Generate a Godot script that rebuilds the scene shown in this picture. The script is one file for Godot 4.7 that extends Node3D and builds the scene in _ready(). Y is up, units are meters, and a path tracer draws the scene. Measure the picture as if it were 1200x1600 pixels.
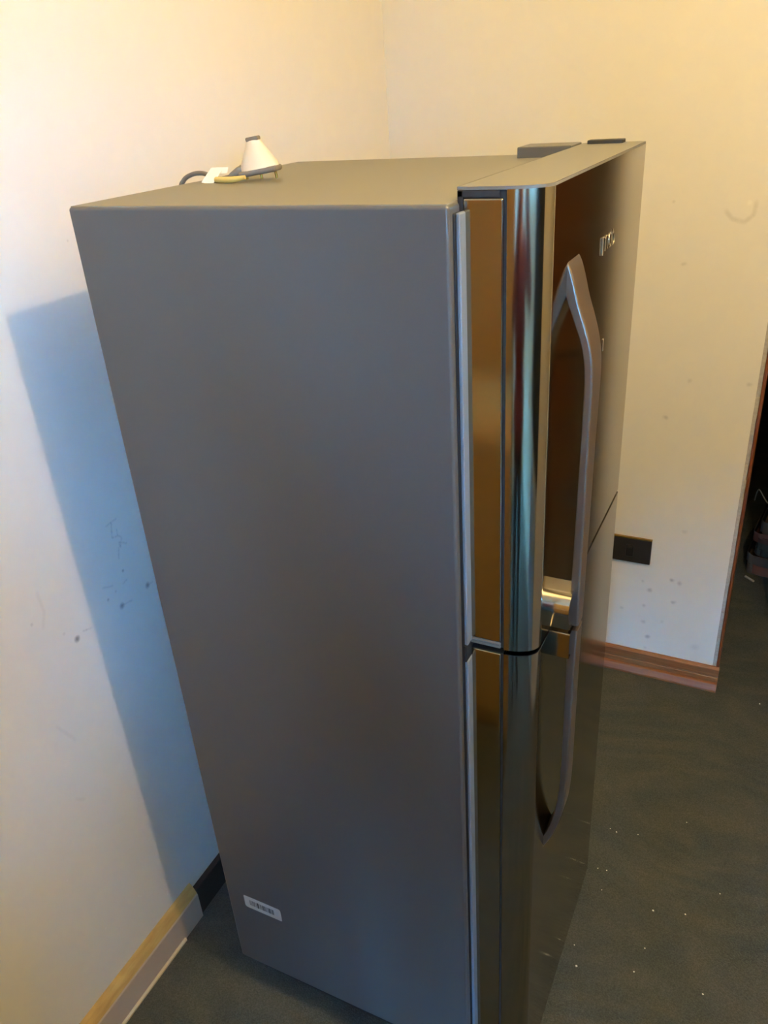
extends Node3D
# Room corner with a dark stainless refrigerator. Metres; the refrigerator's near back corner stands over the origin,
# x runs from the side wall into the room, z runs towards the camera.

const WALL_X := -0.219      # face of the side wall
const WALL_Z := -1.453      # face of the wall behind the refrigerator
const ROOM_X := 1.78        # face of the wall with the large window
const ROOM_Z := 2.70        # face of the wall behind the camera
const ROOM_H := 2.92

var names := {}
var rng := RandomNumberGenerator.new()

func _ready() -> void:
	rng.seed = 7
	# ---- camera
	var cam := Camera3D.new()
	cam.name = "camera"
	add_child(cam)
	cam.transform = Transform3D(Basis(Vector3(0.89689, -0.06368, -0.43764), Vector3(-0.15423, 0.88242, -0.44447), Vector3(0.41449, 0.46614, 0.78161)).orthonormalized(), Vector3(0.8890, 1.8123, 0.8339))
	cam.fov = 65.25
	cam.near = 0.02
	cam.current = true
	# ---- sky, exposure
	var we := WorldEnvironment.new()
	we.name = "environment"
	var env := Environment.new()
	var sky := Sky.new()
	var sm := ProceduralSkyMaterial.new()
	sm.sky_top_color = Color(0.34, 0.70, 1.0)
	sm.sky_horizon_color = Color(0.37, 0.72, 1.0)
	sm.ground_horizon_color = Color(0.14, 0.15, 0.15)
	sm.ground_bottom_color = Color(0.13, 0.14, 0.14)
	sky.sky_material = sm
	env.background_mode = Environment.BG_SKY
	env.sky = sky
	env.background_energy_multiplier = SKY_ENERGY
	env.tonemap_mode = Environment.TONE_MAPPER_LINEAR
	env.tonemap_exposure = 1.0
	env.sdfgi_enabled = true
	env.ssao_enabled = true
	env.ssil_enabled = true
	we.environment = env
	add_child(we)

	build_materials()
	build_shell()
	build_skirting()
	build_doorway()
	build_lamp()
	build_refrigerator()
	build_power_cord()
	build_switch_plate()
	build_chest()
	build_wardrobe()
	build_person()
	build_curtain()
	build_radiator()
	build_far_pile()
	build_crumbs()

const SKY_ENERGY := 245.0
const LAMP_AT := Vector3(1.36, 2.707, 0.18)
const LAMP_ENERGY := 1.90

# ------------------------------------------------------------------ tree helpers
func numbered(called: String) -> String:
	var n: int = names.get(called, 0)
	names[called] = n + 1
	return called if n == 0 else "%s_%03d" % [called, n]

func tag(o: Node, label := "", category := "", group := "", kind := "") -> void:
	if label != "": o.set_meta("label", label)
	if category != "": o.set_meta("category", category)
	if group != "": o.set_meta("group", group)
	if kind != "": o.set_meta("kind", kind)

func mesh_of(st: SurfaceTool) -> ArrayMesh:
	return st.commit()

func obj(called: String, st: SurfaceTool, m: Material, parent: Node = self) -> MeshInstance3D:
	var o := MeshInstance3D.new()
	o.mesh = mesh_of(st)
	o.material_override = m
	o.name = numbered(called) if parent == self else called
	o.cast_shadow = GeometryInstance3D.SHADOW_CASTING_SETTING_ON
	parent.add_child(o, true)
	return o

func thing(called: String, label: String, category: String, at := Vector3.ZERO, group := "") -> Node3D:
	var o := Node3D.new()
	o.name = numbered(called)
	add_child(o)
	o.position = at
	tag(o, label, category, group)
	return o

func struct(called: String, st: SurfaceTool, m: Material, label: String, category: String, parent: Node = self) -> MeshInstance3D:
	var o := obj(called, st, m, parent)
	tag(o, label, category if parent == self else "", "", "structure")
	return o

# ------------------------------------------------------------------ shape helpers
func begin() -> SurfaceTool:
	var st := SurfaceTool.new()
	st.begin(Mesh.PRIMITIVE_TRIANGLES)
	return st

func tri(st: SurfaceTool, p: Array, n: Array, uv: Array) -> void:
	var c: Vector3 = (p[1] - p[0]).cross(p[2] - p[0])
	if c.length_squared() < 1e-18:
		return
	var order := [0, 1, 2]
	if c.dot(n[0] + n[1] + n[2]) > 0.0:
		order = [0, 2, 1]
	for i in order:
		st.set_normal(n[i])
		st.set_uv(uv[i])
		st.add_vertex(p[i])

func quad(st: SurfaceTool, p: Array, n: Array, uv: Array = []) -> void:
	if uv.is_empty():
		uv = [Vector2(0, 0), Vector2(1, 0), Vector2(1, 1), Vector2(0, 1)]
	tri(st, [p[0], p[1], p[2]], [n[0], n[1], n[2]], [uv[0], uv[1], uv[2]])
	tri(st, [p[0], p[2], p[3]], [n[0], n[2], n[3]], [uv[0], uv[2], uv[3]])

# a box from lo to hi with rounded edges of radius r; xf turns or moves it
func add_box(st: SurfaceTool, lo: Vector3, hi: Vector3, r := 0.002, k := 2, xf := Transform3D.IDENTITY) -> void:
	var h := (hi - lo) * 0.5
	var c := (hi + lo) * 0.5
	r = minf(r, minf(h.x, minf(h.y, h.z)) * 0.98)
	var core := h - Vector3(r, r, r)
	for axis in 3:
		var a := (axis + 1) % 3
		var b := (axis + 2) % 3
		for side in [-1.0, 1.0]:
			var us := box_steps(h[a], r, k)
			var vs := box_steps(h[b], r, k)
			for i in us.size() - 1:
				for j in vs.size() - 1:
					var ps := []
					var ns := []
					var uv := []
					for q in [[i, j], [i + 1, j], [i + 1, j + 1], [i, j + 1]]:
						var p := Vector3.ZERO
						p[axis] = side * h[axis]
						p[a] = us[q[0]]
						p[b] = vs[q[1]]
						var inner := p.clamp(-core, core)
						var n := (p - inner).normalized()
						ps.append(xf * (c + inner + n * r))
						ns.append((xf.basis * n).normalized())
						uv.append(Vector2(us[q[0]], vs[q[1]]))
					quad(st, ps, ns, uv)

func box_steps(h: float, r: float, k: int) -> Array:
	var out := []
	for i in k + 1:
		out.append(-h + r - r * tan(PI / 4 * (1.0 - float(i) / k)))
	for i in k + 1:
		out.append(h - r + r * tan(PI / 4 * float(i) / k))
	return out

# a plain slab whose large faces carry uv in metres over a given span
func add_slab(st: SurfaceTool, lo: Vector3, hi: Vector3, u_axis: int, v_axis: int, u0: float, ul: float, v0: float, vl: float) -> void:
	for axis in 3:
		var a := (axis + 1) % 3
		var b := (axis + 2) % 3
		for side in 2:
			var ps := []
			var ns := []
			var uv := []
			var n := Vector3.ZERO
			n[axis] = 1.0 if side == 1 else -1.0
			for q in [[0, 0], [1, 0], [1, 1], [0, 1]]:
				var p := Vector3.ZERO
				p[axis] = hi[axis] if side == 1 else lo[axis]
				p[a] = hi[a] if q[0] == 1 else lo[a]
				p[b] = hi[b] if q[1] == 1 else lo[b]
				ps.append(p)
				ns.append(n)
				uv.append(Vector2((p[u_axis] - u0) / ul, 1.0 - (p[v_axis] - v0) / vl))
			quad(st, ps, ns, uv)

# a closed outline with rounded corners: entries [point, outward normal]
func outline(pts: Array, radii: Array, k := 5) -> Array:
	var area := 0.0
	var m := pts.size()
	for i in m:
		var p: Vector2 = pts[i]
		var q: Vector2 = pts[(i + 1) % m]
		area += p.cross(q)
	var s := 1.0 if area > 0.0 else -1.0
	var out := []
	for i in m:
		var p: Vector2 = pts[i]
		var d0: Vector2 = (p - pts[(i + m - 1) % m]).normalized()
		var d1: Vector2 = (pts[(i + 1) % m] - p).normalized()
		var n0 := Vector2(d0.y, -d0.x) * s
		var n1 := Vector2(d1.y, -d1.x) * s
		var r: float = radii[i]
		var turn := d0.angle_to(d1)
		if r <= 0.0 or absf(turn) < 0.01:
			if absf(turn) < 0.35:
				out.append([p, (n0 + n1).normalized()])
			else:
				out.append([p, n0])
				out.append([p, n1])
			continue
		var t := r * tan(absf(turn) / 2)
		var sign := 1.0 if turn * s > 0.0 else -1.0
		var centre := p - d0 * t - n0 * r * sign
		for j in k + 1:
			var n := n0.rotated(turn * j / k)
			out.append([centre + n * r * sign, n])
	return out

# push an outline along W from w0 to w1, with small rounded rims
func add_prism(st: SurfaceTool, sec: Array, o: Vector3, u: Vector3, v: Vector3, w0: float, w1: float, bevel := 0.0, cap := true) -> void:
	var w := u.cross(v)
	var rings := []
	if bevel > 0.0:
		for j in 4:
			var a := PI / 2 * j / 3.0
			rings.append([w0 + bevel * (1.0 - sin(a)), bevel * (1.0 - cos(PI / 2 - a)), -cos(a), sin(a)])
		for j in 4:
			var a := PI / 2 * (3 - j) / 3.0
			rings.append([w1 - bevel * (1.0 - sin(a)), bevel * (1.0 - cos(PI / 2 - a)), cos(a), sin(a)])
	else:
		rings = [[w0, 0.0, 0.0, 1.0], [w1, 0.0, 0.0, 1.0]]
	# where two entries share a corner, both are pushed in along its mitre
	var m := sec.size()
	var push: Array = []
	for i in m:
		var d: Vector2 = sec[i][1]
		for q in [(i + 1) % m, (i + m - 1) % m]:
			var n: Vector2 = sec[q][1]
			if sec[q][0].distance_to(sec[i][0]) < 1e-7 and d.dot(n) > -0.5:
				d = (d + n) / (1.0 + d.dot(n))
				break
		push.append(d)
	for i in m:
		var e0 = [sec[i][0], sec[i][1], push[i]]
		var e1 = [sec[(i + 1) % m][0], sec[(i + 1) % m][1], push[(i + 1) % m]]
		if (e0[0] - e1[0]).length() < 1e-7:
			continue
		for j in rings.size() - 1:
			var ps := []
			var ns := []
			var uv := []
			for q in [[e0, rings[j]], [e1, rings[j]], [e1, rings[j + 1]], [e0, rings[j + 1]]]:
				var e = q[0]
				var g = q[1]
				var p: Vector2 = e[0] - e[2] * g[1]
				ps.append(o + u * p.x + v * p.y + w * g[0])
				ns.append(((u * e[1].x + v * e[1].y) * g[3] + w * g[2]).normalized())
				uv.append(Vector2(p.x + p.y, g[0]))
			quad(st, ps, ns, uv)
	if not cap:
		return
	for side in 2:
		var poly := PackedVector2Array()
		for i in m:
			var p: Vector2 = sec[i][0] - push[i] * bevel
			if poly.is_empty() or (poly[-1] - p).length() > 1e-6:
				poly.append(p)
		if (poly[0] - poly[-1]).length() < 1e-6:
			poly.remove_at(poly.size() - 1)
		var idx := Geometry2D.triangulate_polygon(poly)
		var n := w * (1.0 if side == 1 else -1.0)
		for t in idx.size() / 3:
			var ps := []
			for c in 3:
				var p := poly[idx[t * 3 + c]]
				ps.append(o + u * p.x + v * p.y + w * (w1 if side == 1 else w0))
			tri(st, ps, [n, n, n], [Vector2(0, 0), Vector2(1, 0), Vector2(0, 1)])

# rings of the same number of [point3, normal3]; caps as fans
func add_loft(st: SurfaceTool, rings: Array, closed := true, cap0 := true, cap1 := true) -> void:
	var m: int = rings[0].size()
	for j in rings.size() - 1:
		for i in (m if closed else m - 1):
			var a = rings[j][i]
			var b = rings[j][(i + 1) % m]
			var c = rings[j + 1][(i + 1) % m]
			var d = rings[j + 1][i]
			quad(st, [a[0], b[0], c[0], d[0]], [a[1], b[1], c[1], d[1]])
	for e in 2:
		if (e == 0 and not cap0) or (e == 1 and not cap1):
			continue
		var ring: Array = rings[0] if e == 0 else rings[-1]
		var mid := Vector3.ZERO
		for p in ring: mid += p[0]
		mid /= m
		var other := Vector3.ZERO
		for p in (rings[1] if e == 0 else rings[-2]): other += p[0]
		other /= m
		var n := (mid - other).normalized()
		for i in m:
			tri(st, [mid, ring[i][0], ring[(i + 1) % m][0]], [n, n, n], [Vector2.ZERO, Vector2.ZERO, Vector2.ZERO])

func add_tube(st: SurfaceTool, pts: Array, radius, sides := 10) -> void:
	var rings := []
	var up := Vector3.UP
	for i in pts.size():
		var p: Vector3 = pts[i]
		var d: Vector3 = (pts[mini(i + 1, pts.size() - 1)] - pts[maxi(i - 1, 0)]).normalized()
		if absf(d.dot(up)) > 0.95: up = Vector3.RIGHT
		var a := d.cross(up).normalized()
		var b := a.cross(d).normalized()
		up = b
		var r: float = radius[i] if radius is Array else radius
		var ring := []
		for s in sides:
			var t := TAU * s / sides
			var n := a * cos(t) + b * sin(t)
			ring.append([p + n * r, n])
		rings.append(ring)
	add_loft(st, rings)

func smooth_path(pts: Array, n := 8) -> Array:
	var cv := Curve3D.new()
	for i in pts.size():
		var t: Vector3 = (pts[mini(i + 1, pts.size() - 1)] - pts[maxi(i - 1, 0)]) / 6.0
		cv.add_point(pts[i], -t, t)
	var out := []
	for i in (pts.size() - 1) * n + 1:
		out.append(cv.sample(mini(i / n, pts.size() - 2), float(i) / n - mini(i / n, pts.size() - 2)))
	return out

# profile points (radius, height) turned round the axis at c
func add_lathe(st: SurfaceTool, prof: Array, c: Vector3, sides := 24, xf := Transform3D.IDENTITY) -> void:
	var rings := []
	for i in prof.size():
		var t: Vector2 = prof[mini(i + 1, prof.size() - 1)] - prof[maxi(i - 1, 0)]
		var n2 := Vector2(t.y, -t.x).normalized()
		var ring := []
		for s in sides:
			var a := TAU * s / sides
			var dirv := Vector3(cos(a), 0, sin(a))
			ring.append([xf * (c + dirv * prof[i].x + Vector3.UP * prof[i].y), (xf.basis * (dirv * n2.x + Vector3.UP * n2.y)).normalized()])
		rings.append(ring)
	add_loft(st, rings)

# ------------------------------------------------------------------ materials
var M := {}

func mat(albedo: Color, rough: float, metal := 0.0, spec := 0.5) -> StandardMaterial3D:
	var m := StandardMaterial3D.new()
	m.albedo_color = albedo
	m.roughness = rough
	m.metallic = metal
	m.metallic_specular = spec
	return m

func noise_tex(freq: float, seed_: int, ramp: Gradient, size := 512, octaves := 4, normal := false, strength := 1.0) -> NoiseTexture2D:
	var n := FastNoiseLite.new()
	n.seed = seed_
	n.frequency = freq
	n.fractal_octaves = octaves
	var t := NoiseTexture2D.new()
	t.width = size
	t.height = size
	t.seamless = true
	t.noise = n
	if normal:
		t.as_normal_map = true
		t.bump_strength = strength
	else:
		t.color_ramp = ramp
	return t

func ramp2(a: Color, b: Color) -> Gradient:
	var g := Gradient.new()
	g.set_color(0, a)
	g.set_color(1, b)
	return g

const PAINT := Color(0.905, 0.885, 0.845)

func stroke(im: Image, pts: Array, r: float, col: Color, strength: float, u0: float, ul: float, v0: float, vl: float) -> void:
	var w := im.get_width()
	var h := im.get_height()
	for i in pts.size() - 1:
		var a := Vector2((pts[i][0] - u0) / ul * w, (1.0 - (pts[i][1] - v0) / vl) * h)
		var b := Vector2((pts[i + 1][0] - u0) / ul * w, (1.0 - (pts[i + 1][1] - v0) / vl) * h)
		var steps := int(a.distance_to(b)) + 1
		for s in steps:
			var p := a.lerp(b, float(s) / steps) + Vector2(rng.randf_range(-0.5, 0.5), rng.randf_range(-0.5, 0.5))
			dab(im, p, r / ul * w, col, strength * rng.randf_range(0.3, 1.0))

func dab(im: Image, p: Vector2, r: float, col: Color, strength: float) -> void:
	for y in range(int(p.y - r * 1.5) - 1, int(p.y + r * 1.5) + 2):
		for x in range(int(p.x - r * 1.5) - 1, int(p.x + r * 1.5) + 2):
			if x < 0 or y < 0 or x >= im.get_width() or y >= im.get_height():
				continue
			var d := Vector2(x, y).distance_to(p) / maxf(r, 0.6)
			var k := clampf(1.35 - d, 0.0, 1.0) * strength
			if k > 0.0:
				im.set_pixel(x, y, im.get_pixel(x, y).lerp(col, k * rng.randf_range(0.7, 1.0)))

func wall_image(w: int, h: int, seed_: int) -> Image:
	var im := Image.create(w, h, false, Image.FORMAT_RGB8)
	var n := FastNoiseLite.new()
	n.seed = seed_
	n.frequency = 0.02
	n.fractal_octaves = 5
	for y in h:
		for x in w:
			var k := 1.0 + n.get_noise_2d(x, y) * 0.006
			im.set_pixel(x, y, Color(PAINT.r * k, PAINT.g * k, PAINT.b * k))
	return im

func textured(im: Image, rough: float) -> StandardMaterial3D:
	var m := mat(Color.WHITE, rough)
	im.generate_mipmaps()
	m.albedo_texture = ImageTexture.create_from_image(im)
	return m

func build_materials() -> void:
	M.paint = mat(PAINT, 0.55)
	M.ceiling = mat(Color(0.90, 0.89, 0.86), 0.9)
	M.plaster = mat(Color(0.74, 0.71, 0.67), 0.9)
	M.plaster.albedo_texture = noise_tex(0.05, 3, ramp2(Color(0.88, 0.86, 0.84), Color(1, 1, 1)), 256)
	M.plaster.uv1_triplanar = true
	M.plaster.uv1_scale = Vector3(6, 6, 6)
	# dark carpet: short fibre flecks in two sizes
	M.floor = mat(Color(1, 1, 1), 0.95, 0.0, 0.25)
	M.floor.albedo_texture = ImageTexture.create_from_image(carpet_image(Color(0.305, 0.312, 0.292)))
	M.floor.uv1_triplanar = true
	M.floor.uv1_world_triplanar = true
	M.floor.uv1_scale = Vector3(1.1, 1.1, 1.1)
	M.floor.normal_enabled = true
	M.floor.normal_texture = noise_tex(0.45, 11, null, 512, 2, true, 5.0)
	M.floor.normal_scale = 0.22
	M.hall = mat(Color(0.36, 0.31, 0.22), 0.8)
	# wood
	M.wood = mat(Color(0.60, 0.385, 0.215), 0.42)
	M.wood.albedo_texture = noise_tex(0.012, 21, ramp2(Color(0.78, 0.72, 0.66), Color(1, 1, 1)), 512, 5)
	M.wood.uv1_triplanar = true
	M.wood.uv1_scale = Vector3(0.8, 16, 16)
	M.jamb = mat(Color(0.50, 0.28, 0.11), 0.45)
	M.jamb.albedo_texture = M.wood.albedo_texture
	M.jamb.uv1_triplanar = true
	M.jamb.uv1_scale = Vector3(16, 0.8, 16)
	M.pine = mat(Color(0.80, 0.66, 0.40), 0.45)
	M.pine.albedo_texture = M.wood.albedo_texture
	M.pine.uv1_triplanar = true
	M.pine.uv1_scale = Vector3(0.8, 12, 12)
	M.radiator = mat(Color(0.62, 0.74, 0.86), 0.4)
	M.old_board = mat(Color(0.17, 0.15, 0.12), 0.7)
	M.skirt = mat(Color(0.74, 0.665, 0.59), 0.5)
	M.lip = mat(Color(0.80, 0.74, 0.62), 0.6)
	M.bead = mat(Color(1, 1, 1), 0.6)
	M.bead.albedo_texture = noise_tex(0.03, 5, ramp2(Color(0.66, 0.52, 0.27), Color(0.80, 0.67, 0.41)), 256, 5)
	M.bead.uv1_triplanar = true
	M.bead.uv1_scale = Vector3(9, 9, 1.6)
	# refrigerator
	M.graphite = mat(Color(0.330, 0.325, 0.32), 0.36, 0.0, 0.6)
	M.graphite.normal_enabled = true
	M.graphite.normal_texture = noise_tex(0.25, 9, null, 512, 2, true, 1.2)
	M.graphite.normal_scale = 0.12
	M.graphite.uv1_triplanar = true
	M.graphite.uv1_scale = Vector3(5, 5, 5)
	M.steel = mat(Color(0.64, 0.60, 0.53), 0.12, 1.0)
	M.handle = mat(Color(0.56, 0.51, 0.47), 0.38, 0.9)
	M.polished = mat(Color(0.80, 0.78, 0.75), 0.16, 1.0)
	M.cap = mat(Color(0.47, 0.46, 0.43), 0.42)
	M.dark_plastic = mat(Color(0.17, 0.165, 0.16), 0.5)
	M.black = mat(Color(0.07, 0.075, 0.085), 0.6)
	M.gasket = mat(Color(0.48, 0.52, 0.56), 0.45)
	M.chrome = mat(Color(0.90, 0.88, 0.84), 0.15, 1.0)
	M.brass = mat(Color(0.62, 0.50, 0.24), 0.3, 1.0)
	M.plate = mat(Color(0.165, 0.14, 0.105), 0.35)
	M.plate_dark = mat(Color(0.09, 0.075, 0.06), 0.3)
	M.cream = mat(Color(0.86, 0.81, 0.72), 0.45)
	M.grey_rubber = mat(Color(0.45, 0.42, 0.38), 0.55)
	M.paper = mat(Color(0.95, 0.93, 0.86), 0.8)
	M.yellow = mat(Color(0.88, 0.74, 0.40), 0.5)
	M.crumb = mat(Color(0.92, 0.90, 0.84), 0.8)
	M.glass = mat(Color(0.95, 0.98, 1.0, 0.06), 0.02)
	M.glass.transparency = BaseMaterial3D.TRANSPARENCY_ALPHA
	M.white_frame = mat(Color(0.85, 0.84, 0.80), 0.4)

func carpet_image(base: Color) -> Image:
	var s := 512
	var im := Image.create(s, s, false, Image.FORMAT_RGB8)
	var n := FastNoiseLite.new()
	n.seed = 4
	n.frequency = 1.0
	var b := FastNoiseLite.new()
	b.seed = 8
	b.frequency = 1.0
	b.fractal_octaves = 3
	for y in s:
		for x in s:
			# the coarse noise is read on a torus so that the tile repeats without a seam
			var ax := TAU * x / s
			var ay := TAU * y / s
			var big := b.get_noise_3d(cos(ax) * 0.9 + 3.0 * cos(ay), sin(ax) * 0.9 + 2.0, sin(ay) * 0.9)
			var k := 1.0 + rng.randf_range(-0.13, 0.13) + big * 0.10
			var warm := big * 0.05
			im.set_pixel(x, y, Color(base.r * (k + warm), base.g * k, base.b * (k - warm)))
	im.generate_mipmaps()
	return im

# ------------------------------------------------------------------ the room
func build_shell() -> void:
	# side wall with pencil scribbles, dirt spots and scuffs
	var u0 := -1.6
	var ul := 2.4
	var im := wall_image(1536, 1702, 2)
	var ink := Color(0.36, 0.36, 0.40)
	for s in [[[-0.117, 1.109], [-0.149, 1.111]], [[-0.133, 1.111], [-0.126, 1.079], [-0.141, 1.077], [-0.142, 1.092]], [[-0.141, 1.077], [-0.149, 1.069], [-0.141, 1.051], [-0.139, 1.063], [-0.159, 1.049]], [[-0.136, 1.052], [-0.129, 1.029]], [[-0.125, 0.975], [-0.139, 0.978]], [[-0.073, 0.996], [-0.101, 0.985]], [[-0.107, 0.933], [-0.139, 0.927]], [[-0.185, 0.934], [-0.203, 0.933]], [[-0.004, 0.941], [-0.027, 0.934]]]:
		stroke(im, s, 0.0018, ink, 0.11, u0, ul, 0.0, ROOM_H)
	for s in [[-0.132, 1.001, 0.003, 0.5], [-0.185, 0.934, 0.006, 0.6], [-0.108, 0.932, 0.006, 0.6], [-0.079, 0.965, 0.003, 0.35], [0.013, 0.935, 0.006, 0.85], [-0.102, 0.970, 0.003, 0.2], [0.093, 1.022, 0.003, 0.2], [0.037, 0.963, 0.003, 0.15], [-0.191, 1.622, 0.002, 0.2]]:
		dab(im, Vector2((s[0] - u0) / ul * 1536, (1.0 - s[1] / ROOM_H) * 1702), s[2] / ul * 1536, Color(0.33, 0.31, 0.30), s[3] * 0.75)
	for s in [[[0.065, 1.072], [0.062, 1.03], [0.075, 1.0]], [[0.11, 0.80], [0.08, 0.74]], [[0.12, 0.62], [0.10, 0.60]]]:
		stroke(im, s, 0.003, Color(0.55, 0.52, 0.48), 0.022, u0, ul, 0.0, ROOM_H)
	for s in [[-0.023, 0.159], [-0.026, 0.166], [-0.03, 0.150], [0.193, 0.469], [0.151, 0.264], [0.047, 0.239], [0.052, 0.246]]:
		dab(im, Vector2((s[0] - u0) / ul * 1536, (1.0 - s[1] / ROOM_H) * 1702), 1.6, Color(0.97, 0.95, 0.92), 0.6)
	var st := begin()
	add_slab(st, Vector3(WALL_X - 0.12, -0.1, WALL_Z - 0.12), Vector3(WALL_X, ROOM_H + 0.1, ROOM_Z + THICK), 2, 1, u0, ul, 0.0, ROOM_H)
	var m := textured(im, 0.5)
	m.texture_repeat = true
	struct("wall_left", st, m, "cream painted side wall with pencil scribbles and the refrigerator's shadow on it", "wall")

	# wall behind the refrigerator: ends at a doorway
	u0 = -0.339
	ul = 1.2
	im = wall_image(768, 1702, 6)
	for s in [[0.688, 0.381, 0.006, 0.32], [0.715, 0.375, 0.008, 0.16], [0.621, 0.327, 0.008, 0.22], [0.701, 0.299, 0.006, 0.26], [0.616, 0.265, 0.006, 0.14], [0.614, 0.201, 0.007, 0.16], [0.676, 0.217, 0.005, 0.10], [0.639, 0.146, 0.008, 0.28], [0.781, 0.145, 0.012, 0.08], [0.710, 0.560, 0.006, 0.10], [0.544, 0.238, 0.006, 0.12], [0.603, 0.359, 0.005, 0.10], [0.631, 0.099, 0.005, 0.12], [0.670, 1.039, 0.006, 0.10], [0.617, 0.924, 0.006, 0.2], [0.825, 1.041, 0.006, 0.14], [0.622, 1.358, 0.005, 0.14], [0.581, 1.511, 0.004, 0.1]]:
		for j in 4:
			dab(im, Vector2((s[0] + rng.randf_range(-1, 1) * s[2] - u0) / ul * 768, (1.0 - (s[1] + rng.randf_range(-0.5, 0.5) * s[2]) / ROOM_H) * 1702), s[2] * 0.8 / ul * 768, Color(0.42, 0.40, 0.38), s[3] * 0.45)
	stroke(im, [[0.777, 1.51], [0.775, 1.48], [0.755, 1.462], [0.725, 1.470], [0.708, 1.49]], 0.005, Color(0.62, 0.59, 0.52), 0.05, u0, ul, 0.0, ROOM_H)
	dab(im, Vector2((0.761 - u0) / ul * 768, (1.0 - 1.508 / ROOM_H) * 1702), 4.0, Color(0.97, 0.96, 0.92), 0.5)
	st = begin()
	add_slab(st, Vector3(WALL_X, -0.1, WALL_Z - 0.12), Vector3(0.846, ROOM_H + 0.1, WALL_Z), 0, 1, u0, ul, 0.0, ROOM_H)
	m = textured(im, 0.5)
	m.texture_repeat = true
	struct("wall_back", st, m, "cream painted wall behind the refrigerator, smudged low down and ending at a doorway", "wall")
	st = begin()
	add_slab(st, Vector3(1.48, -0.1, WALL_Z - 0.12), Vector3(ROOM_X + THICK, ROOM_H + 0.1, WALL_Z), 0, 1, 0, 1, 0, 1)
	add_slab(st, Vector3(0.846, 2.05, WALL_Z - 0.12), Vector3(1.48, ROOM_H + 0.1, WALL_Z), 0, 1, 0, 1, 0, 1)
	struct("wall_back_right", st, M.paint, "cream wall beyond and above the doorway", "wall")
	# raw plaster where the door casing was taken off: a ragged edge
	st = begin()
	var y := 0.0
	while y < 2.05:
		var dy := rng.randf_range(0.02, 0.07)
		var dx := rng.randf_range(-0.0015, 0.0015)
		add_box(st, Vector3(0.8455, y - 0.003, WALL_Z - 0.12), Vector3(0.8570 + dx, minf(y + dy, 2.05), WALL_Z - 0.003 + rng.randf_range(-0.0015, 0.002)), 0.0012, 1)
		y += dy
	var rag := obj("plaster_edge", st, M.plaster, $wall_back)
	tag(rag, "ragged grey strip of bare plaster")

	# floor, ceiling
	st = begin()
	add_slab(st, Vector3(WALL_X - 0.12, -0.1, WALL_Z - 0.06), Vector3(ROOM_X + THICK, 0.0, ROOM_Z + THICK), 0, 2, 0, 1, 0, 1)
	struct("floor", st, M.floor, "dark grey green carpet sprinkled with white crumbs", "floor")
	st = begin()
	add_slab(st, Vector3(WALL_X - 0.12, ROOM_H, WALL_Z - 0.12), Vector3(ROOM_X + THICK, ROOM_H + 0.1, ROOM_Z + THICK), 0, 2, 0, 1, 0, 1)
	struct("ceiling", st, M.ceiling, "plain white ceiling above the room", "ceiling")

	# wall behind the camera with a window at its left part, wall at the right with a tall window
	wall_with_window("wall_front", "cream wall behind the camera with a window in it", 0, WALL_X, ROOM_X + THICK, ROOM_Z, FRONT_WIN, "window_1", "low white framed window in the wall behind the camera")
	wall_with_window("wall_right", "cream wall on the right with a large low window", 2, WALL_Z, ROOM_Z, ROOM_X, RIGHT_WIN, "window_2", "large white framed window in the right wall")

const FRONT_WIN := [1.05, 1.58, 0.05, 0.88]   # from, to, sill, head
const RIGHT_WIN := [1.60, 2.50, 1.50, 2.40]
const THICK := 0.40

func wall_with_window(called: String, label: String, along: int, a0: float, a1: float, face: float, win: Array, wname: String, wlabel: String) -> void:
	var st := begin()
	for r in [[a0, win[0], -0.1, ROOM_H + 0.1], [win[1], a1, -0.1, ROOM_H + 0.1], [win[0], win[1], -0.1, win[2]], [win[0], win[1], win[3], ROOM_H + 0.1]]:
		var lo := Vector3(r[0], r[2], face) if along == 0 else Vector3(face, r[2], r[0])
		var hi := Vector3(r[1], r[3], face + THICK) if along == 0 else Vector3(face + THICK, r[3], r[1])
		add_slab(st, lo, hi, along, 1, 0, 1, 0, 1)
	struct(called, st, M.paint, label, "wall")
	var t := thing(wname, wlabel, "window")
	tag(t, "", "", "", "structure")
	var mid: float = (win[0] + win[1]) / 2
	st = begin()
	for r in [[win[0], win[0] + 0.05, win[2], win[3]], [win[1] - 0.05, win[1], win[2], win[3]], [win[0], win[1], win[2], win[2] + 0.05], [win[0], win[1], win[3] - 0.05, win[3]], [mid - 0.03, mid + 0.03, win[2], win[3]]]:
		var lo := Vector3(r[0], r[2], face + THICK - 0.09) if along == 0 else Vector3(face + THICK - 0.09, r[2], r[0])
		var hi := Vector3(r[1], r[3], face + THICK - 0.05) if along == 0 else Vector3(face + THICK - 0.05, r[3], r[1])
		add_box(st, lo, hi, 0.004)
	obj("window_frame", st, M.white_frame, t)
	for r in [[win[0] + 0.05, mid - 0.03], [mid + 0.03, win[1] - 0.05]]:
		st = begin()
		var lo := Vector3(r[0], win[2] + 0.05, face + THICK - 0.072) if along == 0 else Vector3(face + THICK - 0.072, win[2] + 0.05, r[0])
		var hi := Vector3(r[1], win[3] - 0.05, face + THICK - 0.068) if along == 0 else Vector3(face + THICK - 0.068, win[3] - 0.05, r[1])
		add_slab(st, lo, hi, along, 1, 0, 1, 0, 1)
		obj("pane", st, M.glass, t)

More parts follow.
